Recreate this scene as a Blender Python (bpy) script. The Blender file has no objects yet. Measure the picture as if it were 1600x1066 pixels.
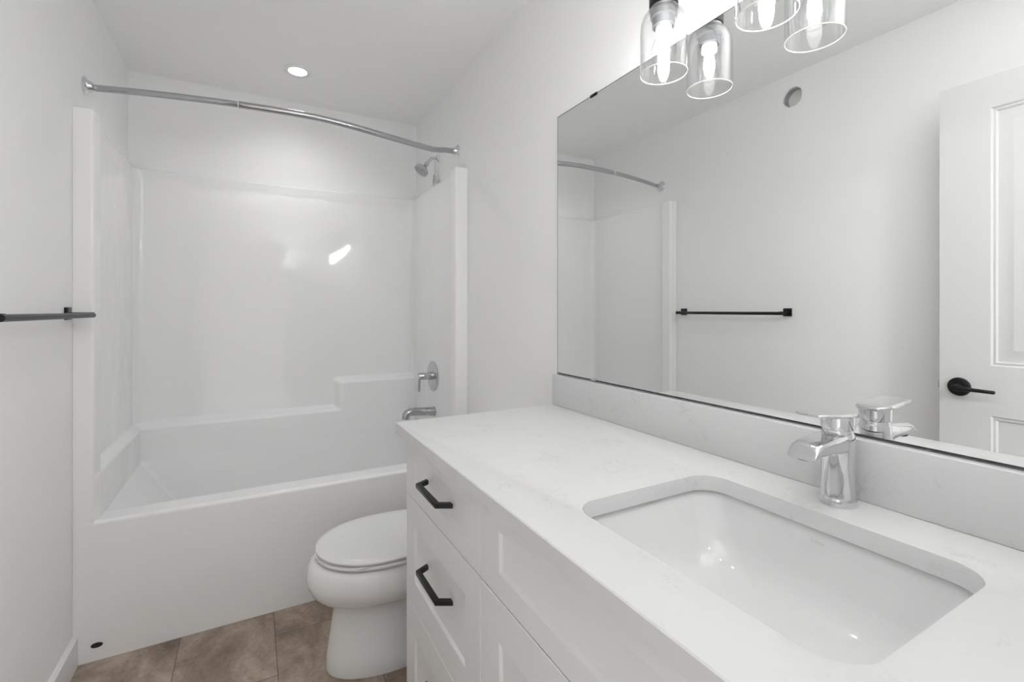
import bpy, bmesh, math
from math import sin, cos, pi, radians, exp, log, sqrt
from mathutils import Vector, Matrix

C = bpy.context.scene.collection
S = bpy.context.scene

# ------------------------------------------------------------------ camera
cam_d = bpy.data.cameras.new('camera')
cam_d.sensor_width = 36.0
cam_d.lens = 736.9 / 1600 * 36
cam_d.shift_y = -48.5 / 1600
cam_d.clip_start = 0.01
cam = bpy.data.objects.new('camera', cam_d)
cam.location = (0, 0, 1.25)
cam.rotation_euler = (radians(90), 0, radians(-28.8734))
C.objects.link(cam)
S.camera = cam

# ------------------------------------------------------------------ world, exposure
w = bpy.data.worlds.new('world'); S.world = w; w.use_nodes = True
w.node_tree.nodes['Background'].inputs[0].default_value = (1, 1, 1, 1)
w.node_tree.nodes['Background'].inputs[1].default_value = 0.0
S.view_settings.view_transform = 'Standard'
S.view_settings.look = 'None'
S.view_settings.gamma = 1
S.view_settings.use_curve_mapping = False
S.view_settings.exposure = 0.10
BULB = 155.0        # emission of each vanity bulb filament
DOWN = 12.0         # W, recessed downlight above the tub
CEIL_FILL = 118.0        # W, added fill light, bounced off the ceiling near the camera
HALL_FILL = 74.0         # W, added fill light behind the camera, shining in by the doorway
try:
    S.cycles.max_bounces = 16; S.cycles.diffuse_bounces = 8; S.cycles.glossy_bounces = 8
    S.cycles.transparent_max_bounces = 24; S.cycles.transmission_bounces = 8
    S.cycles.sample_clamp_indirect = 6.0
except Exception:
    pass

def area(name, loc, rot, sx, sy, watts, col=(1, 1, 1)):
    l = bpy.data.lights.new(name, 'AREA'); l.shape = 'RECTANGLE'; l.size = sx; l.size_y = sy
    l.energy = watts; l.color = col
    o = bpy.data.objects.new(name, l); o.location = loc; o.rotation_euler = rot
    C.objects.link(o); return o
def spot(name, loc, rot, watts, size, rad):
    l = bpy.data.lights.new(name, 'SPOT'); l.energy = watts; l.spot_size = size; l.spot_blend = 1.0; l.shadow_soft_size = rad
    o = bpy.data.objects.new(name, l); o.location = loc; o.rotation_euler = rot; C.objects.link(o); return o
spot('added_ceiling_fill', (.32, .14, 1.50), (radians(180), 0, 0), CEIL_FILL, radians(84), .04)   # added unseen fill, aimed at the ceiling to brighten the room
spot('recessed_lamp_beam', (.204, 2.63, 2.457), (0, 0, 0), DOWN, radians(152), .045)
area('added_hall_fill', (1.3, -2.0, 2.44), (0, 0, 0), 0.6, 0.6, HALL_FILL)  # added out-of-view fill light, brightens the bathroom through the doorway

# ------------------------------------------------------------------ materials
def mat(name, col, rough=0.5, metal=0.0, spec=0.5, bump=None, coat=0.0):
    m = bpy.data.materials.new(name); m.use_nodes = True
    nt = m.node_tree; b = nt.nodes['Principled BSDF']
    b.inputs['Base Color'].default_value = (*col, 1)
    b.inputs['Roughness'].default_value = rough
    b.inputs['Metallic'].default_value = metal
    b.inputs['Specular IOR Level'].default_value = spec
    b.inputs['Coat Weight'].default_value = coat
    if bump:
        scale, strength, dist = bump
        tc = nt.nodes.new('ShaderNodeTexCoord'); n = nt.nodes.new('ShaderNodeTexNoise')
        n.inputs['Scale'].default_value = scale; n.inputs['Detail'].default_value = 2
        bp = nt.nodes.new('ShaderNodeBump'); bp.inputs['Strength'].default_value = strength
        bp.inputs['Distance'].default_value = dist
        nt.links.new(tc.outputs['Object'], n.inputs['Vector'])
        nt.links.new(n.outputs['Fac'], bp.inputs['Height'])
        nt.links.new(bp.outputs['Normal'], b.inputs['Normal'])
    return m

M = {}
M['wall'] = mat('wall_paint', (.885, .885, .885), .62, spec=.3, bump=(220, .08, .002))
M['ceiling'] = mat('ceiling_paint', (.92, .92, .92), .8, spec=.2, bump=(150, .12, .002))
M['trim'] = mat('white_trim_paint', (.80, .80, .80), .35)
M['door'] = mat('white_door_paint', (.67, .67, .67), .4)
M['gelcoat'] = mat('white_gelcoat', (.87, .87, .87), .06, bump=(3.5, .40, .01))
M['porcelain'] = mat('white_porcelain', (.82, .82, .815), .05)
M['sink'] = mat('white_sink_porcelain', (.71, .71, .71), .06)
M['plastic'] = mat('white_seat_plastic', (.80, .80, .795), .12)
M['cabinet'] = mat('white_cabinet_paint', (.78, .78, .78), .38)
M['chrome'] = mat('polished_chrome', (.74, .74, .75), .05, metal=1)
M['rod'] = mat('rod_chrome', (.48, .48, .49), .07, metal=1)
M['rod2'] = mat('grey_chrome', (.60, .60, .61), .07, metal=1)
M['satin'] = mat('satin_nickel', (.55, .55, .55), .3, metal=1)
M['black'] = mat('matte_black_metal', (.005, .005, .006), .34, spec=.35)
M['dark'] = mat('dark_gap', (.02, .02, .02), .6)
M['socket'] = mat('grey_socket_metal', (.22, .22, .23), .4, metal=.6)
M['mirror'] = mat('mirror_silver', (.90, .91, .905), .0, metal=1)
M['mirror_edge'] = mat('mirror_dark_edge', (.035, .04, .04), .25)
M['paper'] = mat('white_paper_tag', (.50, .50, .50), .7)
M['duct'] = mat('grey_duct_plastic', (.40, .40, .41), .45)
M['mark'] = mat('faint_grey_mark', (.60, .60, .60), .4)
M['bounce_floor'] = mat('pale_bounce_floor', (.72, .71, .70), .7)  # chosen pale to reflect fill light through the doorway

def emis(name, col, s):
    m = bpy.data.materials.new(name); m.use_nodes = True; nt = m.node_tree
    nt.nodes.clear(); e = nt.nodes.new('ShaderNodeEmission'); o = nt.nodes.new('ShaderNodeOutputMaterial')
    e.inputs[0].default_value = (*col, 1); e.inputs[1].default_value = s
    nt.links.new(e.outputs[0], o.inputs[0]); return m
M['filament'] = emis('lit_filament', (1.0, .985, .965), BULB)
M['downlight'] = emis('lit_lens', (1.0, .99, .975), 5.0)

def thin_glass(name, tint, gl):
    m = bpy.data.materials.new(name); m.use_nodes = True; nt = m.node_tree; nt.nodes.clear()
    o = nt.nodes.new('ShaderNodeOutputMaterial'); mix = nt.nodes.new('ShaderNodeMixShader')
    t = nt.nodes.new('ShaderNodeBsdfTransparent'); g = nt.nodes.new('ShaderNodeBsdfGlossy')
    t.inputs[0].default_value = (*tint, 1); g.inputs['Roughness'].default_value = .02
    lw = nt.nodes.new('ShaderNodeLayerWeight'); lw.inputs['Blend'].default_value = .5
    pw = nt.nodes.new('ShaderNodeMath'); pw.operation = 'POWER'; pw.inputs[1].default_value = 3
    ml = nt.nodes.new('ShaderNodeMath'); ml.operation = 'MULTIPLY_ADD'; ml.inputs[1].default_value = gl; ml.inputs[2].default_value = .05
    nt.links.new(lw.outputs['Facing'], pw.inputs[0]); nt.links.new(pw.outputs[0], ml.inputs[0])
    nt.links.new(ml.outputs[0], mix.inputs[0])
    nt.links.new(t.outputs[0], mix.inputs[1]); nt.links.new(g.outputs[0], mix.inputs[2])
    nt.links.new(mix.outputs[0], o.inputs[0]); return m
M['glass'] = thin_glass('clear_shade_glass', (.975, .98, .98), .85)
M['rim'] = mat('polished_glass_edge', (.86, .87, .87), .05, spec=1.0)
M['bulb_glass'] = thin_glass('clear_bulb_glass', (.99, .99, .99), .5)

def quartz():
    m = mat('white_veined_quartz', (.66, .66, .66), .16)
    nt = m.node_tree; b = nt.nodes['Principled BSDF']; L = nt.links.new
    tc = nt.nodes.new('ShaderNodeTexCoord')
    n1 = nt.nodes.new('ShaderNodeTexNoise'); n1.inputs['Scale'].default_value = 15; n1.inputs['Detail'].default_value = 6
    n1.inputs['Distortion'].default_value = 1.6; n1.inputs['Roughness'].default_value = .62
    sub = nt.nodes.new('ShaderNodeMath'); sub.operation = 'SUBTRACT'; sub.inputs[1].default_value = .5
    ab = nt.nodes.new('ShaderNodeMath'); ab.operation = 'ABSOLUTE'
    r1 = nt.nodes.new('ShaderNodeMapRange'); r1.inputs[1].default_value = 0; r1.inputs[2].default_value = .03
    r1.inputs[3].default_value = 1; r1.inputs[4].default_value = 0
    n2 = nt.nodes.new('ShaderNodeTexNoise'); n2.inputs['Scale'].default_value = 13; n2.inputs['Detail'].default_value = 3
    r2 = nt.nodes.new('ShaderNodeMapRange'); r2.inputs[1].default_value = .54; r2.inputs[2].default_value = .66
    mu = nt.nodes.new('ShaderNodeMath'); mu.operation = 'MULTIPLY'
    m2 = nt.nodes.new('ShaderNodeMath'); m2.operation = 'MULTIPLY'; m2.inputs[1].default_value = .25
    mx = nt.nodes.new('ShaderNodeMix'); mx.data_type = 'RGBA'
    mx.inputs[6].default_value = (.66, .66, .66, 1); mx.inputs[7].default_value = (.36, .36, .36, 1)
    L(tc.outputs['Object'], n1.inputs['Vector']); L(tc.outputs['Object'], n2.inputs['Vector'])
    L(n1.outputs['Fac'], sub.inputs[0]); L(sub.outputs[0], ab.inputs[0]); L(ab.outputs[0], r1.inputs[0])
    L(n2.outputs['Fac'], r2.inputs[0]); L(r1.outputs[0], mu.inputs[0]); L(r2.outputs[0], mu.inputs[1])
    L(mu.outputs[0], m2.inputs[0]); L(m2.outputs[0], mx.inputs[0]); L(mx.outputs[2], b.inputs['Base Color'])
    return m
M['quartz'] = quartz()

def floor_tile():
    """brown stone-look tiles 0.316 x 0.61, each column stepped along by 0.222"""
    m = mat('brown_stone_tile', (.2, .15, .12), .38); nt = m.node_tree; b = nt.nodes['Principled BSDF']; L = nt.links.new
    tc = nt.nodes.new('ShaderNodeTexCoord'); sp = nt.nodes.new('ShaderNodeSeparateXYZ'); L(tc.outputs['Object'], sp.inputs[0])
    def ma(op, a, bb=None):
        n = nt.nodes.new('ShaderNodeMath'); n.operation = op
        for i, v in enumerate((a, bb)):
            if v is None: continue
            if isinstance(v, (int, float)): n.inputs[i].default_value = v
            else: L(v, n.inputs[i])
        return n.outputs[0]
    W, H = .316, .61
    u = ma('DIVIDE', ma('ADD', sp.outputs[0], .238 + W * 10), W)
    ci = ma('FLOOR', u); fu = ma('FRACT', u)
    v = ma('DIVIDE', ma('SUBTRACT', ma('ADD', sp.outputs[1], -1.80 + H * 10), ma('MULTIPLY', ma('SUBTRACT', ci, 10), .222)), H)
    vi = ma('FLOOR', v); fv = ma('FRACT', v)
    du = ma('MULTIPLY', ma('MINIMUM', fu, ma('SUBTRACT', 1, fu)), W)
    dv = ma('MULTIPLY', ma('MINIMUM', fv, ma('SUBTRACT', 1, fv)), H)
    joint = ma('LESS_THAN', ma('MINIMUM', du, dv), .0011)
    cmb = nt.nodes.new('ShaderNodeCombineXYZ'); L(ma('MULTIPLY', ci, 7.31), cmb.inputs[0]); L(ma('MULTIPLY', vi, 3.77), cmb.inputs[1])
    ad = nt.nodes.new('ShaderNodeVectorMath'); ad.operation = 'ADD'
    L(tc.outputs['Object'], ad.inputs[0]); L(cmb.outputs[0], ad.inputs[1])
    mp = nt.nodes.new('ShaderNodeMapping'); mp.inputs['Scale'].default_value = (1.0, .6, 1); mp.inputs['Rotation'].default_value = (0, 0, .5)
    L(ad.outputs[0], mp.inputs[0])
    n1 = nt.nodes.new('ShaderNodeTexNoise'); n1.inputs['Scale'].default_value = 5.5; n1.inputs['Detail'].default_value = 9; n1.inputs['Roughness'].default_value = .66; n1.inputs['Distortion'].default_value = .5
    n2 = nt.nodes.new('ShaderNodeTexNoise'); n2.inputs['Scale'].default_value = 60; n2.inputs['Detail'].default_value = 5; n2.inputs['Roughness'].default_value = .7
    L(mp.outputs[0], n1.inputs['Vector']); L(ad.outputs[0], n2.inputs['Vector'])
    cr = nt.nodes.new('ShaderNodeValToRGB')
    e = cr.color_ramp.elements; e[0].position = .33; e[0].color = (.165, .120, .090, 1); e[1].position = .66; e[1].color = (.520, .415, .335, 1)
    x = e.new(.5); x.color = (.345, .265, .208, 1)
    L(n1.outputs['Fac'], cr.inputs[0])
    r2 = nt.nodes.new('ShaderNodeMapRange'); r2.inputs[1].default_value = .3; r2.inputs[2].default_value = .7; r2.inputs[3].default_value = .82; r2.inputs[4].default_value = 1.15
    L(n2.outputs['Fac'], r2.inputs[0])
    vm = nt.nodes.new('ShaderNodeVectorMath'); vm.operation = 'SCALE'; L(cr.outputs[0], vm.inputs[0]); L(r2.outputs[0], vm.inputs['Scale'])
    vo = nt.nodes.new('ShaderNodeTexVoronoi'); vo.inputs['Scale'].default_value = 26; L(ad.outputs[0], vo.inputs['Vector'])
    pit = ma('MULTIPLY', ma('LESS_THAN', vo.outputs['Distance'], .085), .55)
    mp_ = nt.nodes.new('ShaderNodeMix'); mp_.data_type = 'RGBA'; L(pit, mp_.inputs[0]); L(vm.outputs[0], mp_.inputs[6]); mp_.inputs[7].default_value = (.07, .05, .04, 1)
    mx = nt.nodes.new('ShaderNodeMix'); mx.data_type = 'RGBA'; L(joint, mx.inputs[0]); L(mp_.outputs[2], mx.inputs[6]); mx.inputs[7].default_value = (.07, .05, .04, 1)
    L(mx.outputs[2], b.inputs['Base Color'])
    bp = nt.nodes.new('ShaderNodeBump'); bp.inputs['Strength'].default_value = .15; bp.inputs['Distance'].default_value = .002
    L(n2.outputs['Fac'], bp.inputs['Height']); L(bp.outputs[0], b.inputs['Normal'])
    return m
M['floor'] = floor_tile()

# ------------------------------------------------------------------ mesh helpers
def root(name, loc, label, cat, group=None):
    o = bpy.data.objects.new(name, None); o.empty_display_size = .05; C.objects.link(o)
    o.location = loc; o['label'] = label; o['category'] = cat
    if group: o['group'] = group
    o['_o'] = Vector(loc)[:]
    return o

ORIGIN = {}
def emit(name, bm, m, parent=None, label=None, cat=None, group=None, kind=None, smooth=35, origin=None):
    """bm is in world coordinates; links ONE mesh object"""
    bmesh.ops.recalc_face_normals(bm, faces=bm.faces)
    if parent is not None: o0 = ORIGIN[parent.name]
    elif origin is not None: o0 = Vector(origin)
    else:
        xs = [v.co for v in bm.verts]
        mn = [min(c[i] for c in xs) for i in range(3)]; mxx = [max(c[i] for c in xs) for i in range(3)]
        o0 = Vector(((mn[0] + mxx[0]) / 2, (mn[1] + mxx[1]) / 2, mn[2]))
    bmesh.ops.translate(bm, verts=bm.verts, vec=-o0)
    me = bpy.data.meshes.new(name); bm.to_mesh(me); bm.free()
    for mm in (m if isinstance(m, (list, tuple)) else [m]): me.materials.append(mm)
    if smooth:
        me.shade_smooth(); me.set_sharp_from_angle(angle=radians(smooth))
    o = bpy.data.objects.new(name, me); C.objects.link(o)
    if parent is not None: o.parent = parent
    else: o.location = o0
    ORIGIN[o.name] = o0
    if label: o['label'] = label
    if cat: o['category'] = cat
    if group: o['group'] = group
    if kind: o['kind'] = kind
    return o

def thing(name, loc, label, cat, group=None):
    o = bpy.data.objects.new(name, None); o.empty_display_size = .05; C.objects.link(o)
    o.location = loc; o['label'] = label; o['category'] = cat
    if group: o['group'] = group
    ORIGIN[o.name] = Vector(loc); return o

def B(): return bmesh.new()

def box(bm, x0, x1, y0, y1, z0, z1, bev=0, seg=2):
    t = bmesh.new()
    bmesh.ops.create_cube(t, size=1)
    for v in t.verts:
        v.co = Vector(((x0 + x1) / 2 + v.co.x * (x1 - x0), (y0 + y1) / 2 + v.co.y * (y1 - y0), (z0 + z1) / 2 + v.co.z * (z1 - z0)))
    if bev: bmesh.ops.bevel(t, geom=t.edges[:], offset=bev, segments=seg, affect='EDGES', profile=.6)
    join(bm, t)
    return bm

def join(bm, t, mx=None):
    me = bpy.data.meshes.new('tmp'); 
    if mx is not None: t.transform(mx)
    t.to_mesh(me); t.free(); bm.from_mesh(me); bpy.data.meshes.remove(me)

def loft(bm, loops, cap0=True, cap1=True, closed=True):
    rows = [[bm.verts.new(p) for p in l] for l in loops]
    n = len(rows[0])
    for a, b in zip(rows, rows[1:]):
        for i in range(n if closed else n - 1):
            j = (i + 1) % n
            bm.faces.new((a[i], a[j], b[j], b[i]))
    if cap0: bm.faces.new(rows[0])
    if cap1: bm.faces.new(rows[-1])
    return rows

def frame(d, up=None):
    d = Vector(d).normalized()
    up = Vector(up) if up else (Vector((0, 0, 1)) if abs(d.z) < .9 else Vector((1, 0, 0)))
    a = d.cross(up).normalized(); b = a.cross(d).normalized()
    return a, b, d

def lathe(bm, prof, c, axis=(0, 0, 1), n=40, cap=True):
    """prof: list of (radius, height along axis)"""
    a, b, d = frame(axis); c = Vector(c)
    loops = [[c + d * h + (a * cos(2 * pi * i / n) + b * sin(2 * pi * i / n)) * max(r, 1e-5) for i in range(n)] for r, h in prof]
    loft(bm, loops, cap, cap)
    return bm

def tube(bm, pts, r, n=16, cap=True):
    pts = [Vector(p) for p in pts]; m = len(pts)
    rs = r if isinstance(r, (list, tuple)) else [r] * m
    loops = []; a = None
    for i, p in enumerate(pts):
        t = (pts[min(i + 1, m - 1)] - pts[max(i - 1, 0)]).normalized()
        if a is None: a, b, _ = frame(t)
        else:
            a = (a - t * a.dot(t)).normalized(); b = a.cross(t)
        loops.append([p + (a * cos(2 * pi * k / n) + b * sin(2 * pi * k / n)) * rs[i] for k in range(n)])
    loft(bm, loops, cap, cap); return bm

def rrect(cx, cy, a, b, r, n=8):
    """rounded rectangle points (2D, counter-clockwise)"""
    out = []
    for (sx, sy, a0) in ((1, 1, 0), (-1, 1, 90), (-1, -1, 180), (1, -1, 270)):
        for k in range(n + 1):
            t = radians(a0 + 90 * k / n)
            out.append((cx + sx * (a - r) + r * cos(t), cy + sy * (b - r) + r * sin(t)))
    return out

def ss(a, b, x):
    t = min(1, max(0, (x - a) / (b - a))); return t * t * (3 - 2 * t)

def arc(c, r, a0, a1, n, u, v):
    c = Vector(c); u = Vector(u); v = Vector(v)
    return [c + u * r * cos(radians(a0 + (a1 - a0) * i / n)) + v * r * sin(radians(a0 + (a1 - a0) * i / n)) for i in range(n + 1)]

# ------------------------------------------------------------------ room constants
XL, XR, YB, ZC = -.55, .95, 3.038, 2.467
YF = -.02                    # room side of the wall behind the camera
YT = 2.187                   # tub apron
# ------------------------------------------------------------------ setting
def st(name, bm, m, label=None, smooth=0): return emit(name, bm, m, kind='structure', smooth=smooth, label=label, origin=(0, 0, 0))
st('floor_hall', box(B(), -1.6, 1.6, -4.6, -.10, -.06, 0), M['bounce_floor'])  # unseen hall floor, made pale to bounce light up to the bathroom ceiling
st('floor', box(B(), XL - .12, XR + .12, -.10, YB + .12, -.06, 0), M['floor'], 'brown stone-look rectangular tile floor with staggered joints')
st('ceiling', box(B(), -1.6, 1.6, -4.6, YB + .12, ZC, ZC + .06), M['ceiling'], 'flat off white painted ceiling')
st('wall_right', box(B(), XR, XR + .12, YF, YB + .12, 0, ZC), M['wall'], 'white painted wall behind the vanity and mirror')
st('wall_back', box(B(), XL, XR, YB, YB + .12, 0, ZC), M['wall'], 'white painted wall above the tub surround')
# left wall with a round hole
HY, HZ, HR = 1.431, 2.348, .050
bm = B(); n = 48
ring = [(HY + HR * cos(2 * pi * i / n) * (1 + .02 * sin(7 * i)), HZ + HR * sin(2 * pi * i / n) * (1 + .02 * cos(5 * i))) for i in range(n)]
def sq(i, h=.09):
    t = 2 * pi * i / n; k = h / max(abs(cos(t)), abs(sin(t))); return (HY + k * cos(t), HZ + k * sin(t))
inner = [bm.verts.new((XL, y, z)) for y, z in ring]
back = [bm.verts.new((XL - .014, y, z)) for y, z in ring]
outer = [bm.verts.new((XL, *sq(i))) for i in range(n)]
for i in range(n):
    j = (i + 1) % n
    bm.faces.new((inner[i], inner[j], outer[j], outer[i])); bm.faces.new((inner[i], back[i], back[j], inner[j]))
def quad(y0, y1, z0, z1):
    bm.faces.new([bm.verts.new(p) for p in ((XL, y0, z0), (XL, y1, z0), (XL, y1, z1), (XL, y0, z1))])
quad(YF, HY - .09, 0, ZC); quad(HY + .09, YB + .12, 0, ZC); quad(HY - .09, HY + .09, 0, HZ - .09); quad(HY - .09, HY + .09, HZ + .09, ZC)
for p in (((XL, YF, 0), (XL - .12, YF, 0), (XL - .12, YF, ZC), (XL, YF, ZC)), ((XL - .12, YF, 0), (XL - .12, YB + .12, 0), (XL - .12, YB + .12, ZC), (XL - .12, YF, ZC))):
    bm.faces.new([bm.verts.new(q) for q in p])
wl = bm
me = bpy.data.meshes.new('wall_left'); wl.to_mesh(me); wl.free(); me.materials.append(M['wall'])
o = bpy.data.objects.new('wall_left', me); C.objects.link(o); o['kind'] = 'structure'; o['label'] = 'white painted wall carrying the black towel bar, with a round hole near the ceiling'
# wall behind the camera with the doorway, and the hallway beyond
bm = B(); box(bm, XL - .12, -.415, YF - .11, YF, 0, ZC); box(bm, .375, XR + .12, YF - .11, YF, 0, ZC); box(bm, -.415, .375, YF - .11, YF, 2.10, ZC)
st('wall_front', bm, M['wall'])
bm = B(); box(bm, -1.6, 1.6, -4.7, -4.6, 0, ZC); box(bm, -1.7, -1.6, -4.6, YF - .11, 0, ZC); box(bm, 1.6, 1.7, -4.6, YF - .11, 0, ZC)
st('wall_hall', bm, M['wall'])
# baseboards
def baseboard(name, x0, x1, y0, y1, side):
    bm = B(); h, t = .105, .015
    if side == 'x+': prof = [(x0, 0), (x0 + t, 0), (x0 + t, h - .006), (x0 + t - .006, h), (x0, h)]
    else: prof = [(x1, 0), (x1 - t, 0), (x1 - t, h - .006), (x1 - t + .006, h), (x1, h)]
    loft(bm, [[(x, y, z) for x, z in prof] for y in (y0, y1)])
    return st(name, bm, M['trim'])
baseboard('baseboard_left', XL, 0, YF, YT - .001, 'x+')['label'] = 'white painted baseboard along the wall under the towel bar'
baseboard('baseboard_right', 0, XR, 1.385, YT - .001, 'x-')
bm = B()                                      # door casing round the doorway, room side
box(bm, -.415, -.40, YF - .11, YF, 0, 2.10, .002); box(bm, .36, .375, YF - .11, YF, 0, 2.10, .002); box(bm, -.40, .36, YF - .11, YF, 2.085, 2.10, .002)
st('trim_1', bm, M['trim'])

# ------------------------------------------------------------------ open door on the left wall
DX, DY0, DY1, DZ0, DZ1, DT = -.40, .02, .785, .012, 2.08, .035
bm = B()
def rloop(y0, y1, z0, z1, x): return [(x, y0, z0), (x, y1, z0), (x, y1, z1), (x, y0, z1)]
panels = [(DY0 + .135, DY1 - .142, 1.052, 1.966), (DY0 + .135, DY1 - .142, .26, .875)]
for face, sgn in ((DX, 1), (DX - DT, -1)):
    ys = [DY0, panels[0][0], panels[0][1], DY1]; zs = [DZ0, panels[1][2], panels[1][3], panels[0][2], panels[0][3], DZ1]
    for i in range(3):
        for j in range(5):
            if i == 1 and j in (1, 3): continue
            bm.faces.new([bm.verts.new(p) for p in rloop(ys[i], ys[i + 1], zs[j], zs[j + 1], face)])
    for (y0, y1, z0, z1) in panels:
        ls = []
        for ins, dep in ((0, 0), (.005, .006), (.012, .004), (.017, .010), (.032, .010), (.055, .003), (.058, .003)):
            ls.append(rloop(y0 + ins, y1 - ins, z0 + ins, z1 - ins, face - sgn * dep))
        loft(bm, ls, cap0=False, cap1=True)
for e in ([(DX, DY0, DZ0), (DX - DT, DY0, DZ0), (DX - DT, DY0, DZ1), (DX, DY0, DZ1)], [(DX, DY1, DZ0), (DX - DT, DY1, DZ0), (DX - DT, DY1, DZ1), (DX, DY1, DZ1)],
          [(DX, DY0, DZ1), (DX, DY1, DZ1), (DX - DT, DY1, DZ1), (DX - DT, DY0, DZ1)], [(DX, DY0, DZ0), (DX, DY1, DZ0), (DX - DT, DY1, DZ0), (DX - DT, DY0, DZ0)]):
    bm.faces.new([bm.verts.new(p) for p in e])
bmesh.ops.remove_doubles(bm, verts=bm.verts, dist=1e-5)
door = emit('door_1', bm, M['door'], kind='structure', smooth=25, label='white two-panel moulded door standing open beside the wall, seen in the mirror')
for face, sgn in ((DX, 1), (DX - DT, -1)):
    h = B(); cy, cz = .727, .967
    lathe(h, [(.0, 0), (.033, 0), (.034, .003), (.033, .007), (.030, .009), (.014, .010), (.012, .014), (.0115, .042), (0, .042)], (face, cy, cz), (sgn, 0, 0))
    x = face + sgn * .047
    tube(h, [(x - sgn * .009, cy, cz), (x, cy - .002, cz), (x + sgn * .002, cy - .012, cz), (x, cy - .05, cz - .002), (x, cy - .105, cz - .003), (x, cy - .108, cz - .003)], [.0115, .0115, .010, .007, .0062, .004], 14)
    emit('door_handle', h, M['black'], door, label='round black rosette with a straight black lever')
emit('latch', box(B(), DX - .027, DX - .008, DY1 - .001, DY1 + .008, .955, .979, .002), M['satin'], door)

# ------------------------------------------------------------------ one piece bathtub and surround
ZR = .503
tub = thing('bathtub', (.2, 2.6, 0), 'white glossy one-piece bathtub with its tall wall surround, across the far end of the room', 'bathtub')
def lse(vals, k=.018):
    m = max(vals); return m + k * log(sum(exp((v - m) / k) for v in vals))
def tub_z(x, y):
    zl = ZR - 1.5 * (x + .492)
    zr = ZR - 7 * (.900 - x)
    zf = ZR - 5 * (y - 2.292)
    zb = ZR - 14 * (2.952 - y)
    z = lse([min(zl, .9), min(zr, .9), min(zf, .9), min(zb, .9), .13], .016)
    d = ZR - z                       # smooth clip under the rim level
    return ZR - .5 * (d + sqrt(d * d + .00012))+.0
ts = [('a', z) for z in (0, .02, .1, .2, .3, .4, .46, .479)]
fr = .013
ts += [('f', 90 * k / 6) for k in range(0, 7)]
ys = []; y = YT + fr + .004
while y < 2.262: ys.append(y); y += .012
while y < 2.40: ys.append(y); y += .005
while y < 2.90: ys.append(y); y += .02
while y < 2.985: ys.append(y); y += .004
xs = []; x = XL + .0005
while x < XR - .0005: xs.append(x); x += .011 if x < -.2 or x > .85 else .02
xs.append(XR - .0005)
bm = B(); grid = []
for x in xs:
    row = []
    for k, v in ts:
        if k == 'a': row.append((x, YT, v))
        elif x < -.499 or x > .892: row.append((x, YT, ZR - .008 - fr + .0175 * v / 90))
        else: row.append((x, YT + fr - fr * cos(radians(v)), ZR - .008 - fr + fr * sin(radians(v))))
    zr0 = ZR - .008
    if x < -.499 or x > .892: row += [(x, y, ZR - .008 - fr + .0175) for y in ys]
    else:
      for y in ys: row.append((x, y, min(tub_z(x, y) - .008 + .0056, zr0) if y > 2.25 else zr0))
    grid.append(row)
loft(bm, grid, False, False, closed=False)
emit('tub_basin', bm, M['gelcoat'], tub, smooth=60)

# plan path of the surround's inner face
def rpoly(pts, rad, step=.014):
    out = []
    P = [Vector((p[0], p[1], 0)) for p in pts]
    prev = P[0]; out.append(P[0])
    def seg(a, b):
        m = max(1, int((b - a).length / step))
        for i in range(1, m + 1): out.append(a + (b - a) * i / m)
    for i in range(1, len(P)):
        if i == len(P) - 1 or rad[i] == 0: seg(prev, P[i]); prev = P[i]; continue
        d0 = (P[i - 1] - P[i]).normalized(); d1 = (P[i + 1] - P[i]).normalized()
        ang = d0.angle(d1); t = rad[i] / math.tan(ang / 2)
        a = P[i] + d0 * t; b = P[i] + d1 * t; seg(prev, a)
        c = P[i] + (d0 + d1).normalized() * (rad[i] / sin(ang / 2))
        va, vb = a - c, b - c; m = 8
        for k in range(1, m + 1):
            s_ = k / m; v = va.slerp(vb, s_).normalized() * rad[i]; out.append(c + v)
        prev = b
    return out
SX0, SX1, SY = -.520, .920, 3.005
path = rpoly([(XL + .0005, YT), (-.493, YT), (-.487, 2.252), (SX0, 2.268), (SX0, SY), (SX1, SY), (SX1, 2.268), (.882, 2.252), (.886, YT), (XR - .0005, YT)],
             [0, .010, .006, .008, .040, .030, .008, .006, .010, 0])
zs = []; z = .44
while z < .60: zs.append((z, 0)); z += .012
while z < .88: zs.append((z, 0)); z += .004
while z < 1.95: zs.append((z, 0)); z += .03
for k in range(0, 6): zs.append((1.957 + .011 * sin(radians(18 * k)), -.011 * (1 - cos(radians(18 * k)))))
zs.append((1.968, -.0294))
nrm = []
for i, p in enumerate(path):
    t = (path[min(i + 1, len(path) - 1)] - path[max(i - 1, 0)]).normalized(); nrm.append(Vector((t.y, -t.x, 0)))
D = .052; DL = .035
def smin(a, b, k=.006): return .5 * (a + b - sqrt((a - b) ** 2 + k * k)) + k * .5
bm = B(); rows = []
for z, off in zs:
    row = []
    for p, nn in zip(path, nrm):
        q = p + nn * off; x, y = q.x, q.y
        if z < 1.9 and y > 2.20:
            low = 1 - ss(.650, .686, z)
            hi = ss(.428, .462, x) * (1 - ss(.812, .848, z))
            y = min(y, SY - D * max(low, hi)) if y > 2.9 else y
            g = low
            if x < .2: x = max(x, SX0 + DL * g)
        if z < .4985 and y < 2.2: y = max(y, YT + .004)
        row.append((x, y, z))
    rows.append(row)
loft(bm, rows, False, False, closed=False)
emit('surround_panel', bm, M['gelcoat'], tub, smooth=50)
bm = B()
loft(bm, [[(-.484 + a * cos(2 * pi * k / 28), YT - dy, .0555 + b * sin(2 * pi * k / 28)) for k in range(28)] for dy, a, b in ((-.001, .0168, .0088), (.002, .0168, .0088), (.003, .0150, .0072), (.0015, .0120, .0050))])
emit('apron_plug', bm, M['dark'], tub, label='small dark oval plug low on the tub apron')

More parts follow.
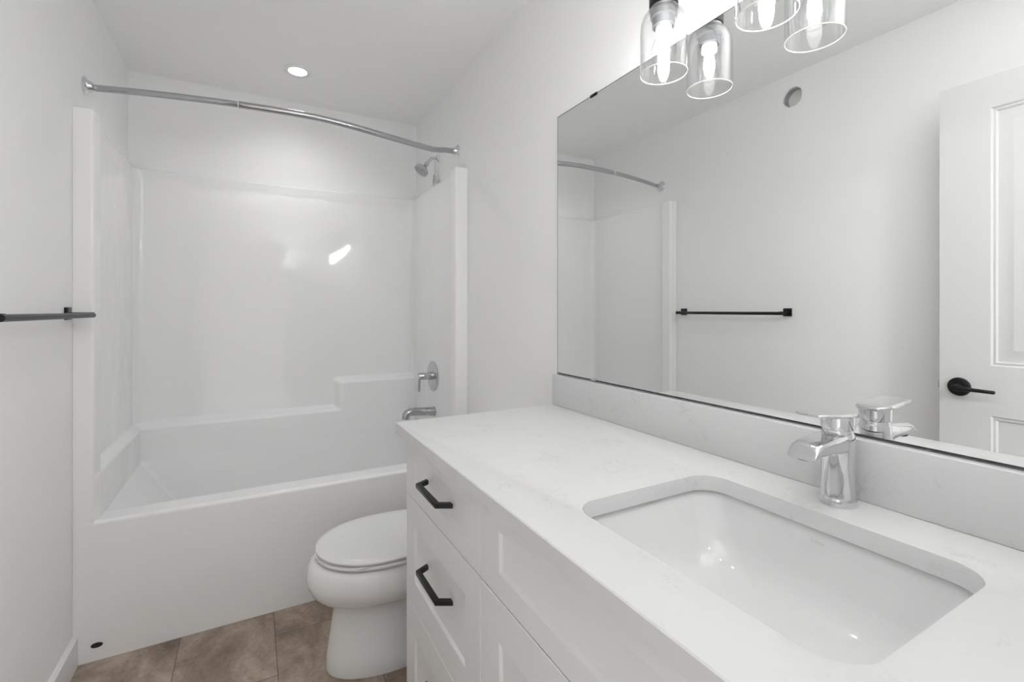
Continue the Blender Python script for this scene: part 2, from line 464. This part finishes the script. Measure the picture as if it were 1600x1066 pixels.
# ------------------------------------------------------------------ curved shower rod
rod = thing('shower_rod', (.2, 2.3, 2.09), 'curved chrome shower curtain rod spanning above the bathtub', 'shower rod')
def rodpt(t):
    x = XL + .035 + t * (XR - XL - .07)
    return x, t
pts = [(XL + .004, 2.318, 2.090), (XL + .022, 2.317, 2.090)]
N = 40
for i in range(N + 1):
    t = i / N; x = XL + .034 + t * (XR - XL - .068); q = 2 * t - 1
    pts.append((x, 2.326 - .116 * (1 - abs(q) ** 1.8), 2.091 - .004 * t - .020 * ss(.50, .88, t) * (1 - ss(.92, 1, t))))
pts += [(XR - .022, 2.317, 2.086), (XR - .004, 2.318, 2.086)]
js = [i for i, p in enumerate(pts) if p[0] < -.022]
k = js[-1]
emit('outer_tube', tube(B(), pts[k:], .0140, 20), M['rod'], rod)
emit('inner_tube', tube(B(), pts[:k + 2], .0124, 20), M['rod'], rod)
px = pts[k]; emit('joint_collar', tube(B(), [px, (px[0] + .004, px[1] - .0003, px[2])], .0142, 20), M['plastic'], rod)
for x, s_, z in ((XL, 1, 2.090), (XR, -1, 2.086)):
    f = B(); lathe(f, [(0, 0), (.033, 0), (.034, .003), (.030, .008), (.022, .012), (.019, .020), (.0175, .026), (.0145, .026)], (x, 2.318, z), (s_, 0, 0), 36)
    emit('flange', f, M['chrome'], rod)

# ------------------------------------------------------------------ shower head
sh = thing('shower', (.95, 2.62, 2.134), 'small chrome shower head on a bent arm at the right end of the tub', 'shower head')
f = B(); lathe(f, [(0, 0), (.027, 0), (.028, .002), (.023, .007), (.012, .009), (0, .009)], (XR, 2.62, 2.132), (-1, 0, 0), 32)
emit('flange', f, M['chrome'], sh)
emit('arm', tube(B(), [(.949, 2.62, 2.134), (.930, 2.62, 2.134), (.916, 2.62, 2.130), (.904, 2.62, 2.121), (.894, 2.62, 2.108), (.880, 2.62, 2.088)], .0095, 18), M['chrome'], sh)
d = Vector((-.62, 0, -.80)).normalized(); c0 = Vector((.886, 2.62, 2.096))
f = B(); lathe(f, [(.0, 0), (.0125, 0), (.0135, .006), (.0135, .013), (.0115, .018), (.0165, .024), (.026, .034), (.038, .043), (.0415, .050), (.0420, .064), (.040, .067), (.037, .066), (0, .066)], c0, d, 36)
emit('spray_head', f, M['rod2'], sh)
f = B(); lathe(f, [(0, .0655), (.0365, .0655), (.0365, .0675), (0, .068)], c0, d, 32)
emit('spray_face', f, M['duct'], sh, label='grey spray face')
tg = thing('hang_tag', (.922, 2.605, 2.0), 'small white paper tag hanging by a string under the shower arm', 'tag')
emit('string', tube(B(), [(.930, 2.612, 2.126), (.927, 2.606, 2.08), (.925, 2.604, 2.036)], .0016, 8), M['paper'], tg)
bm = B(); 
loft(bm, [[(.925 + dx - .003, 2.606 + a, 2.0 + b) for a, b in ((-.026, -.008), (.018, -.038), (.026, .003), (.004, .036), (-.004, .036), (-.022, .020))] for dx in (0, .0015)])
emit('tag_card', bm, M['paper'], tg, smooth=0)

# ------------------------------------------------------------------ shower valve
sv = thing('shower_valve', (.92, 2.613, .866), 'round chrome shower valve plate with a lever handle, above the tub spout', 'tap')
f = B(); lathe(f, [(0, 0), (.084, 0), (.0865, .002), (.086, .006), (.082, .008), (.03, .009), (0, .009)], (SX1, 2.613, .866), (-1, 0, 0), 56)
emit('escutcheon', f, M['rod2'], sv)
f = B(); lathe(f, [(0, .008), (.0235, .008), (.0235, .030), (.0215, .032), (.0195, .033), (.0195, .036), (.0215, .038), (.0215, .088), (.0195, .091), (0, .091)], (SX1, 2.613, .870), (-1, 0, 0), 36)
emit('handle_hub', f, M['rod2'], sv)
f = B(); xh = SX1 - .085
loft(f, [[(xh + dx, 2.613 + dy, z) for dx, dy in rrect(0, 0, .0055, w_, .004, 4)] for z, w_ in ((.892, .011), (.870, .0115), (.84, .0095), (.80, .0075), (.787, .0065), (.784, .004))])
emit('lever', f, M['rod'], sv)

# ------------------------------------------------------------------ tub spout
sp = thing('tub_spout', (.92, 2.591, .67), 'chrome tub spout with diverter knob projecting over the bathtub, below the valve', 'spout')
f = B()
tube(f, [(SX1 + .001, 2.591, .668), (.912, 2.591, .668), (.86, 2.591, .672), (.79, 2.591, .678), (.775, 2.591, .677), (.763, 2.591, .672), (.755, 2.591, .663), (.752, 2.591, .652), (.751, 2.591, .640)],
     [.026, .026, .0235, .0225, .0225, .0225, .022, .0215, .021], 24)
emit('spout_body', f, M['rod'], sp)
f = B(); lathe(f, [(0, 0), (.0275, 0), (.0285, .003), (.0275, .008), (0, .008)], (SX1, 2.591, .668), (-1, 0, 0), 32)
emit('wall_ring', f, M['rod'], sp)
f = B(); lathe(f, [(.004, 0), (.004, .012), (.007, .015), (.008, .018), (.006, .021), (0, .021)], (.766, 2.591, .692), (0, 0, 1), 20)
emit('diverter_knob', f, M['chrome'], sp)

# ------------------------------------------------------------------ recessed ceiling lamp
rl = thing('recessed_light', (.204, 2.63, ZC), 'round lit recessed downlight in the ceiling above the bathtub', 'lamp')
f = B(); lathe(f, [(.044, -.0035), (.047, -.005), (.060, -.006), (.067, -.003), (.068, 0), (.05, 0)], (.204, 2.63, ZC), (0, 0, 1), 48, cap=False)
emit('trim_ring', f, M['trim'], rl)
f = B(); lathe(f, [(0, -.0030), (.046, -.0030), (.046, -.0010), (0, -.0010)], (.204, 2.63, ZC), (0, 0, 1), 48)
emit('lens', f, M['downlight'], rl, label='glowing white lens')

# ------------------------------------------------------------------ vent duct in the wall hole
vd = thing('vent_duct', (XL, HY, HZ), 'grey open round duct hole high on the wall, seen in the mirror', 'vent')
f = B(); lathe(f, [(.0515, -.0145), (.0515, -.05), (.050, -.0505), (.0480, -.0505), (.0480, -.0145), (.0515, -.0145)], (XL, HY, HZ), (1, 0, 0), 48, cap=False)
emit('duct_pipe', f, M['duct'], vd)
f = B(); lathe(f, [(0, -.0500), (.0478, -.0500), (.0478, -.048), (0, -.048)], (XL, HY, HZ), (1, 0, 0), 40)
emit('duct_end', f, M['trim'], vd, label='pale inner end')

# ------------------------------------------------------------------ towel bar
tb = thing('towel_bar', (XL, 1.79, 1.238), 'long black towel bar with square end plates on the wall, the real one and in the mirror', 'towel bar')
tb['label'] = 'long matte black towel bar with square end plates, mounted on the wall beside the tub'
xb = XL + .070
emit('bar', tube(B(), [(xb, 1.436, 1.232), (xb, 2.122, 1.232)], .0085, 20), M['black'], tb)
for y in (1.452, 2.122):
    f = B(); box(f, XL, XL + .010, y - .021, y + .021, 1.217, 1.259, .0015)
    box(f, XL + .008, xb + .002, y - .0085, y + .0085, 1.224, 1.242, .0015)
    emit('mount', f, M['black'], tb)

# ------------------------------------------------------------------ toilet
tl = thing('toilet', (.48, 1.75, 0), 'white porcelain toilet with closed lid between the vanity and the bathtub', 'toilet')
CY = 1.75
def egg(xf, xb_, hw, z, n=56, wide=.50, p=2.15, pb=2.6):
    xc = xf + (xb_ - xf) * wide; out = []
    for i in range(n):
        t = 2 * pi * i / n; cx, sx = cos(t), sin(t)
        e = p if cx < 0 else pb
        L_ = (xc - xf) if cx < 0 else (xb_ - xc)
        out.append((xc + L_ * math.copysign(abs(cx) ** (2 / e), cx), CY + hw * math.copysign(abs(sx) ** (2 / e), sx), z))
    return out
bm = B()
loft(bm, [egg(.226, .72, .125, 0), egg(.224, .72, .127, .006), egg(.228, .72, .123, .05), egg(.238, .715, .112, .12), egg(.248, .71, .103, .19), egg(.250, .71, .104, .218), egg(.243, .71, .110, .230),
          egg(.220, .71, .130, .242), egg(.196, .71, .153, .258), egg(.178, .71, .168, .278), egg(.167, .71, .178, .300), egg(.1625, .71, .1835, .322), egg(.165, .71, .184, .345), egg(.171, .705, .182, .368), egg(.180, .70, .178, .382), egg(.190, .69, .171, .3865), egg(.205, .685, .160, .387),
          egg(.24, .64, .13, .387), egg(.26, .62, .11, .34), egg(.33, .55, .06, .25)])
emit('bowl', bm, M['porcelain'], tl, smooth=50)
bm = B(); loft(bm, [egg(.205, .66, .176, .3950), egg(.193, .665, .187, .397), egg(.191, .665, .188, .4035), egg(.196, .66, .183, .4070), egg(.26, .60, .12, .4070), egg(.265, .60, .115, .397)])
emit('seat', bm, M['plastic'], tl, smooth=50)
bm = B(); loft(bm, [egg(.205, .665, .176, .4125), egg(.194, .67, .187, .4140), egg(.192, .67, .189, .421), egg(.197, .667, .184, .4265), egg(.215, .655, .170, .4300), egg(.26, .62, .13, .4325), egg(.34, .55, .06, .4335)])
emit('lid', bm, M['plastic'], tl, smooth=50)
for s_ in (-1, 1):
    f = B(); box(f, .665, .70, CY + s_ * .075 - .02, CY + s_ * .075 + .02, .389, .425, .006); emit('hinge', f, M['plastic'], tl)
    f = B(); box(f, .30, .33, CY + s_ * .168 - .006, CY + s_ * .168 + .006, .4072, .4112, .001); emit('bumper', f, M['plastic'], tl)
bm = B(); loft(bm, [[(x, y, z) for x, y in rrect(.835, CY, a, b, .03)] for z, a, b in ((.385, .085, .175), (.40, .093, .185), (.55, .098, .195), (.72, .100, .200))])
emit('tank', bm, M['porcelain'], tl)
bm = B(); loft(bm, [[(x, y, z) for x, y in rrect(.835, CY, a, b, .03)] for z, a, b in ((.7205, .104, .205), (.728, .107, .208), (.745, .107, .208), (.752, .102, .203))])
emit('tank_lid', bm, M['porcelain'], tl)
bm = B(); loft(bm, [[(x, y, z) for x, y in rrect(.76, CY, a, b, .03)] for z, a, b in ((.0, .14, .10), (.2, .13, .10), (.384, .12, .13))])
emit('trapway', bm, M['porcelain'], tl)
f = B(); lathe(f, [(0, 0), (.012, 0), (.012, .006), (0, .006)], (.735, CY + .14, .66), (-1, 0, 0), 20); box(f, .722, .729, CY + .08, CY + .145, .652, .668, .003)
emit('flush_lever', f, M['chrome'], tl)

# ------------------------------------------------------------------ vanity cabinet
FX = .400                                   # door faces
VY0, VY1 = .012, 1.370
YM = .855
vc = thing('vanity_cabinet', (.67, .69, 0), 'white shaker vanity cabinet with drawers and black pulls under the quartz countertop', 'cabinet')
bm = B()
for y0, y1 in ((VY0, VY0 + .018), (YM - .009, YM + .009), (VY1 - .018, VY1)): box(bm, FX + (.045 if y0 == YM - .009 else .0205), .948, y0, y1, .10, .888)
box(bm, FX + .0205, .948, VY0, VY1, .10, .118); box(bm, .936, .948, VY0, VY1, .118, .888)
box(bm, FX + .045, FX + .065, VY0, VY1, .868, .888)
emit('carcass', bm, M['cabinet'], vc, smooth=0)
emit('toe_kick', box(B(), FX + .07, FX + .085, VY0, VY1, 0, .10), M['cabinet'], vc, smooth=0)
def front(y0, y1, z0, z1, st_, rail):
    bm = B(); x = FX; e = .0015
    L = [(y0, y1, z0, z1, x + .019), (y0, y1, z0, z1, x + e), (y0 + e, y1 - e, z0 + e, z1 - e, x),
         (y0 + st_, y1 - st_, z0 + rail, z1 - rail, x), (y0 + st_ + .001, y1 - st_ - .001, z0 + rail + .001, z1 - rail - .001, x + .001),
         (y0 + st_ + .005, y1 - st_ - .005, z0 + rail + .005, z1 - rail - .005, x + .006),
         (y0 + st_ + .007, y1 - st_ - .007, z0 + rail + .007, z1 - rail - .007, x + .0065)]
    loft(bm, [rloop(*l) for l in L]); return bm
def pull(p0, p1, d_out=(-1, 0, 0), w_=.0055):
    """trapezoid bar pull, feet at p0 / p1 on the front"""
    p0, p1 = Vector(p0), Vector(p1); o = Vector(d_out); L = (p1 - p0).normalized(); s_ = L.cross(o)
    a, b = p0 + L * .018 + o * .030, p1 - L * .018 + o * .030
    cen = [p0 - o * .0002, p0 + o * .001, a, b, p1 + o * .001, p1 - o * .0002]
    # outline of the bar in the L/o plane, swept across s_
    out = [p0 - L * .006, a - L * .004 + o * .0065 - o * 0, b + L * .004 + o * .0065, p1 + L * .006, p1 - L * .008, b - L * .002 - o * .0045, a + L * .002 - o * .0045, p0 + L * .008]
    bm = B(); loft(bm, [[q + s_ * k for q in out] for k in (-w_, w_)])
    bmesh.ops.bevel(bm, geom=bm.edges[:], offset=.0008, segments=1, affect='EDGES')
    return bm
g = .0015
Z1, Z2, Z3, ZT = .714, .408, .105, .886
for z0, z1, r_ in ((Z1 + g, ZT, .046), (Z2 + g, Z1 - g, .074), (Z3, Z2 - g, .074)):
    d_ = emit('drawer', front(YM + g, VY1, z0, z1, .078, r_), M['cabinet'], vc, smooth=20)
    zc = {Z1 + g: .804, Z2 + g: .583, Z3: .277}[z0]
    emit('handle', pull((FX, 1.008, zc), (FX, 1.180, zc)), M['black'], d_, label='black angular bar pull')
emit('false_front', front(VY0, YM - g, Z1 + g, ZT, .078, .046), M['cabinet'], vc, smooth=20)
ymid = (VY0 + YM) / 2
for y0, y1, hy in ((ymid + g, YM - g, ymid + .04), (VY0, ymid - g, ymid - .04)):
    d_ = emit('door', front(y0, y1, Z3, Z1 - g, .078, .078), M['cabinet'], vc, smooth=20)
    emit('handle', pull((FX, hy, .50), (FX, hy, .672)), M['black'], d_, label='black angular bar pull')

# ------------------------------------------------------------------ countertop with sink cut-out
CX0, CY0, CY1, CZ0, CZ1 = .371, -.018, 1.383, .889, .919
SXC, SYC, SA, SB, SRAD = .6435, .437, .1690, .2150, .048
bm = B()
def slab(bm, outer, inner, z0, z1, ch=.002):
    lo = [(outer, z0, 0), (outer, z1 - ch, 0), (outer, z1, ch)]
    def shr(pts, c):      # inset rectangle
        cx = sum(p[0] for p in pts) / len(pts); cy = sum(p[1] for p in pts) / len(pts)
        return [(p[0] + math.copysign(c, cx - p[0]), p[1] + math.copysign(c, cy - p[1])) for p in pts]
    rows = [[bm.verts.new((x, y, z)) for x, y in (shr(p, c) if c else p)] for p, z, c in lo]
    n = len(outer)
    for a, b in zip(rows, rows[1:]):
        for i in range(n): bm.faces.new((a[i], a[(i + 1) % n], b[(i + 1) % n], b[i]))
    def grow(c): return rrect(SXC, SYC, SA + c, SB + c, SRAD + c, 10)
    inn = [[bm.verts.new((x, y, z)) for x, y in grow(c)] for z, c in ((z0, 0), (z1 - ch, 0), (z1 - ch * .3, ch * .3), (z1, ch))]
    n = len(inn[0])
    for a, b in zip(inn, inn[1:]):
        for i in range(n): bm.faces.new((a[i], a[(i + 1) % n], b[(i + 1) % n], b[i]))
    for o_, i_ in ((rows[0], inn[0]), (rows[-1], inn[-1])):
        es = []
        for l in (o_, i_):
            for k in range(len(l)):
                e = bm.edges.get((l[k], l[(k + 1) % len(l)])) or bm.edges.new((l[k], l[(k + 1) % len(l)])); es.append(e)
        bmesh.ops.triangle_fill(bm, use_beauty=True, use_dissolve=False, edges=es)
slab(bm, [(CX0, CY0), (XR - .001, CY0), (XR - .001, CY1), (CX0, CY1)], None, CZ0, CZ1)
emit('countertop', bm, M['quartz'], label='white quartz vanity countertop with faint grey veins and a rectangular sink cut-out', cat='countertop', smooth=30)
emit('backsplash', box(B(), .924, XR - .001, CY0, CY1, CZ1 + .0003, 1.0245, .0018), M['quartz'], label='low white quartz backsplash strip along the wall under the mirror', cat='backsplash', smooth=30)

# ------------------------------------------------------------------ undermount sink
sk = thing('sink', (SXC, SYC, .757), 'white rectangular undermount sink basin set in the countertop', 'sink')
secs = [(.874, SA + .040, SB + .040, .07), (.8886, SA + .040, SB + .040, .07), (.8886, SA + .010, SB + .010, .056), (.884, SA + .006, SB + .006, .054), (.870, SA + .002, SB + .000, .052), (.84, SA - .006, SB - .014, .052),
        (.81, SA - .014, SB - .028, .055), (.79, SA - .024, SB - .042, .06), (.776, SA - .040, SB - .060, .065), (.768, SA - .062, SB - .085, .07), (.762, SA - .10, SB - .13, .055), (.758, .022, .022, .0219)]
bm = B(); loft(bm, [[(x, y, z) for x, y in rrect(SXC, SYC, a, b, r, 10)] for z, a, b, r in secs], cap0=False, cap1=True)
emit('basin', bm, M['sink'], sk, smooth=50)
f = B(); lathe(f, [(0, .0), (.021, .0), (.023, .003), (.020, .004), (.0, .0025)], (SXC, SYC, .7575), (0, 0, 1), 32)
emit('drain', f, M['chrome'], sk)
def text_mesh(name, s, size, mx, m, parent):
    cu = bpy.data.curves.new(name, 'FONT'); cu.body = s; cu.size = size; cu.extrude = size * .02; cu.align_x = 'CENTER'
    t = bpy.data.objects.new('tmp_text', cu); C.objects.link(t)
    dg = bpy.context.evaluated_depsgraph_get()
    me = bpy.data.meshes.new_from_object(t.evaluated_get(dg)); bpy.data.objects.remove(t); bpy.data.curves.remove(cu)
    bm = B(); bm.from_mesh(me); bpy.data.meshes.remove(me); bm.transform(mx)
    return emit(name, bm, m, parent, smooth=0)
def basis(xdir, ydir, loc):
    x = Vector(xdir).normalized(); y = Vector(ydir).normalized(); z = x.cross(y)
    mm = Matrix((x, y, z)).transposed().to_4x4(); mm.translation = Vector(loc); return mm
text_mesh('maker_mark', 'KOHLER', .0058, basis((0, -1, 0), (.25, 0, 1), (SXC + SA + .0012 - .0006, .436, .866)), M['mark'], sk)

# ------------------------------------------------------------------ faucet
fx, fy, fz = .880, .4385, .9192
fc = thing('faucet', (fx, fy, fz), 'polished chrome single-lever basin faucet standing on the countertop behind the sink', 'faucet')
bm = B()
def ell(z, a, b, cx=fx, n=40): return [(cx + a * cos(2 * pi * i / n), fy + b * sin(2 * pi * i / n), z) for i in range(n)]
loft(bm, [ell(fz, .0290, .0275), ell(fz + .002, .0295, .0280), ell(fz + .012, .0275, .0260), ell(fz + .016, .0268, .0253), ell(fz + .03, .0262, .0248), ell(fz + .07, .0258, .0246), ell(fz + .108, .0258, .0250), ell(fz + .119, .0252, .0244), ell(fz + .124, .0225, .0215)])
# spout: sections along -x
def spsec(x, zc, hy, hz, tilt, r):
    return [(x + (b) * sin(tilt), fy + a, zc + b * cos(tilt)) for a, b in rrect(0, 0, hy, hz, r, 6)]
loft(bm, [spsec(.897, 1.0230, .0170, .0180, 0, .009), spsec(.870, 1.0250, .0225, .0185, .0, .011), spsec(.850, 1.0262, .0232, .0150, .03, .010), spsec(.830, 1.0262, .0232, .0128, .05, .009), spsec(.812, 1.0252, .0232, .0118, .08, .009), spsec(.794, 1.0246, .0230, .0115, .08, .009), spsec(.783, 1.0228, .0230, .0107, .22, .009), spsec(.7765, 1.0200, .0228, .0094, .42, .0085), spsec(.7725, 1.0172, .0224, .0074, .60, .007), spsec(.7708, 1.0155, .0212, .0050, .68, .0048)])
emit('spout_body', bm, M['chrome'], fc, smooth=45)
f = B(); lathe(f, [(0, 0), (.0115, 0), (.0115, .005), (0, .005)], (.784, fy, 1.0075), (.12, 0, 1), 24)
emit('aerator', f, M['dark'], fc, label='dark aerator opening under the spout tip')
f = B(); lathe(f, [(0, 0), (.0225, 0), (.0228, .006), (.0205, .010), (0, .010)], (fx, fy, fz + .1195), (0, 0, 1), 36)
emit('cartridge_cap', f, M['chrome'], fc)
bm = B()
def plate(x, zc, hy, hz): return [(x, fy + a, zc + b) for a, b in rrect(0, 0, hy, hz, min(hy, hz) * .9, 4)]
loft(bm, [ell(fz + .128, .0236, .0236), ell(fz + .129, .0252, .0250), ell(fz + .150, .0260, .0258), ell(fz + .153, .0254, .0252)])
loft(bm, [plate(.9085, 1.0705, .014, .003), plate(.9065, 1.0708, .0190, .0035), plate(.897, 1.0715, .0250, .0042), plate(.87, 1.0735, .0272, .0044), plate(.84, 1.0758, .0268, .0038), plate(.812, 1.0778, .0255, .0032), plate(.796, 1.0790, .0228, .0028), plate(.7905, 1.0794, .0170, .0020)])
emit('lever_handle', bm, M['chrome'], fc, smooth=45)

# ------------------------------------------------------------------ wall mirror
MX, MZ0, MZ1 = .944, 1.0268, 1.930
bm = B()
vs = lambda l: [bm.verts.new(p) for p in l]
a = vs(rloop(CY0, 1.380, MZ0, MZ1, XR - .0002)); b = vs(rloop(CY0, 1.380, MZ0, MZ1, MX))
e_ = .0021; c = vs(rloop(CY0 + e_, 1.380 - e_, MZ0 + e_ * 1.6, MZ1 - e_, MX))
for i in range(4):
    j = (i + 1) % 4
    for p, q in ((a, b), (b, c)):
        fa = bm.faces.new((p[i], p[j], q[j], q[i])); fa.material_index = 1
fa = bm.faces.new(c); fa.material_index = 0; fa = bm.faces.new(a); fa.material_index = 1
emit('wall_mirror', bm, [M['mirror'], M['mirror_edge']], label='large frameless wall mirror standing on the backsplash above the vanity', cat='mirror', smooth=0)
f = B(); box(f, MX - .0022, XR - .0002, 1.166, 1.190, 1.0248, 1.0266, .0004); box(f, MX - .0022, MX - .0006, 1.166, 1.190, 1.0248, 1.033, .0004)
emit('mirror_clip', f, M['chrome'], label='small chrome clip holding the bottom edge of the mirror', cat='clip', group='mirror clips')
f = B(); box(f, MX - .0022, XR - .0002, 1.162, 1.194, 1.9302, 1.9322, .0004); box(f, MX - .0022, MX - .0006, 1.162, 1.194, 1.924, 1.9322, .0004)
emit('mirror_clip', f, M['black'], label='small dark clip on the top edge of the mirror', cat='clip', group='mirror clips')

# ------------------------------------------------------------------ vanity light, four glass shades
vl = thing('vanity_light', (.93, .427, 2.10), 'vanity light bar with lit clear glass shades at the top of the mirror', 'lamp')
BX = .863
emit('backplate', box(B(), .925, XR - .0002, -.01, .864, 2.075, 2.135, .004), M['black'], vl)
for y in (.8135, .5555, .2975, .0395):
    emit('lamp_arm', tube(B(), [(.926, y, 2.105), (.885, y, 2.105), (.872, y, 2.101), (.865, y, 2.092), (BX, y, 2.08), (BX, y, 2.01)], .008, 16), M['black'], vl)
    f = B(); lathe(f, [(0, 2.022), (.012, 2.022), (.030, 2.016), (.0335, 2.010), (.0335, 1.976), (.031, 1.974), (0, 1.974)], (BX, y, 0), (0, 0, 1), 36)
    cp = emit('shade_cap', f, M['black'], vl, label='black cap over the shade')
    f = B(); lathe(f, [(0, 1.9738), (.0305, 1.9738), (.0305, 1.950), (.0265, 1.947), (.0265, 1.928), (.0235, 1.926), (0.0205, 1.930), (0, 1.932)], (BX, y, 0), (0, 0, 1), 36)
    emit('socket', f, M['socket'], cp, label='grey lamp socket')
    f = B(); lathe(f, [(.0315, 1.9742), (.0325, 1.968), (.040, 1.962), (.0475, 1.952), (.0525, 1.936), (.0545, 1.915), (.0545, 1.818), (.0555, 1.8165), (.0550, 1.8150), (.0530, 1.8165), (.0530, 1.915), (.0510, 1.935), (.046, 1.950), (.038, 1.960), (.031, 1.966), (.0305, 1.9742)], (BX, y, 0), (0, 0, 1), 48, cap=False)
    gs = emit('glass_shade', f, M['glass'], vl, label='clear glass shade open at the bottom')
    f = B(); lathe(f, [(.0542 + .0013 * cos(2 * pi * q / 10), 1.8152 + .0013 * sin(2 * pi * q / 10)) for q in range(11)], (BX, y, 0), (0, 0, 1), 48, cap=False)
    emit('shade_rim', f, M['rim'], gs, label='bright glass rim')
    f = B(); lathe(f, [(.0185, 1.9305), (.0195, 1.9150), (.0185, 1.909), (.0125, 1.906), (0, 1.906)], (BX, y, 0), (0, 0, 1), 28)
    bl = emit('bulb', f, M['plastic'], vl, label='lit clear bulb with a white base')
    f = B(); lathe(f, [(.0125, 1.9075), (.016, 1.902), (.024, 1.892), (.0285, 1.878), (.0295, 1.866), (.027, 1.851), (.021, 1.841), (.010, 1.8355), (0, 1.8345)], (BX, y, 0), (0, 0, 1), 32, cap=False)
    emit('bulb_envelope', f, M['bulb_glass'], bl)
    f = B(); lathe(f, [(0, 1.9055), (.007, 1.9045), (.0105, 1.898), (.0130, 1.886), (.0130, 1.868), (.0095, 1.854), (.005, 1.846), (0, 1.845)], (BX, y, 0), (0, 0, 1), 24)
    emit('filament', f, M['filament'], bl, label='glowing white filaments')
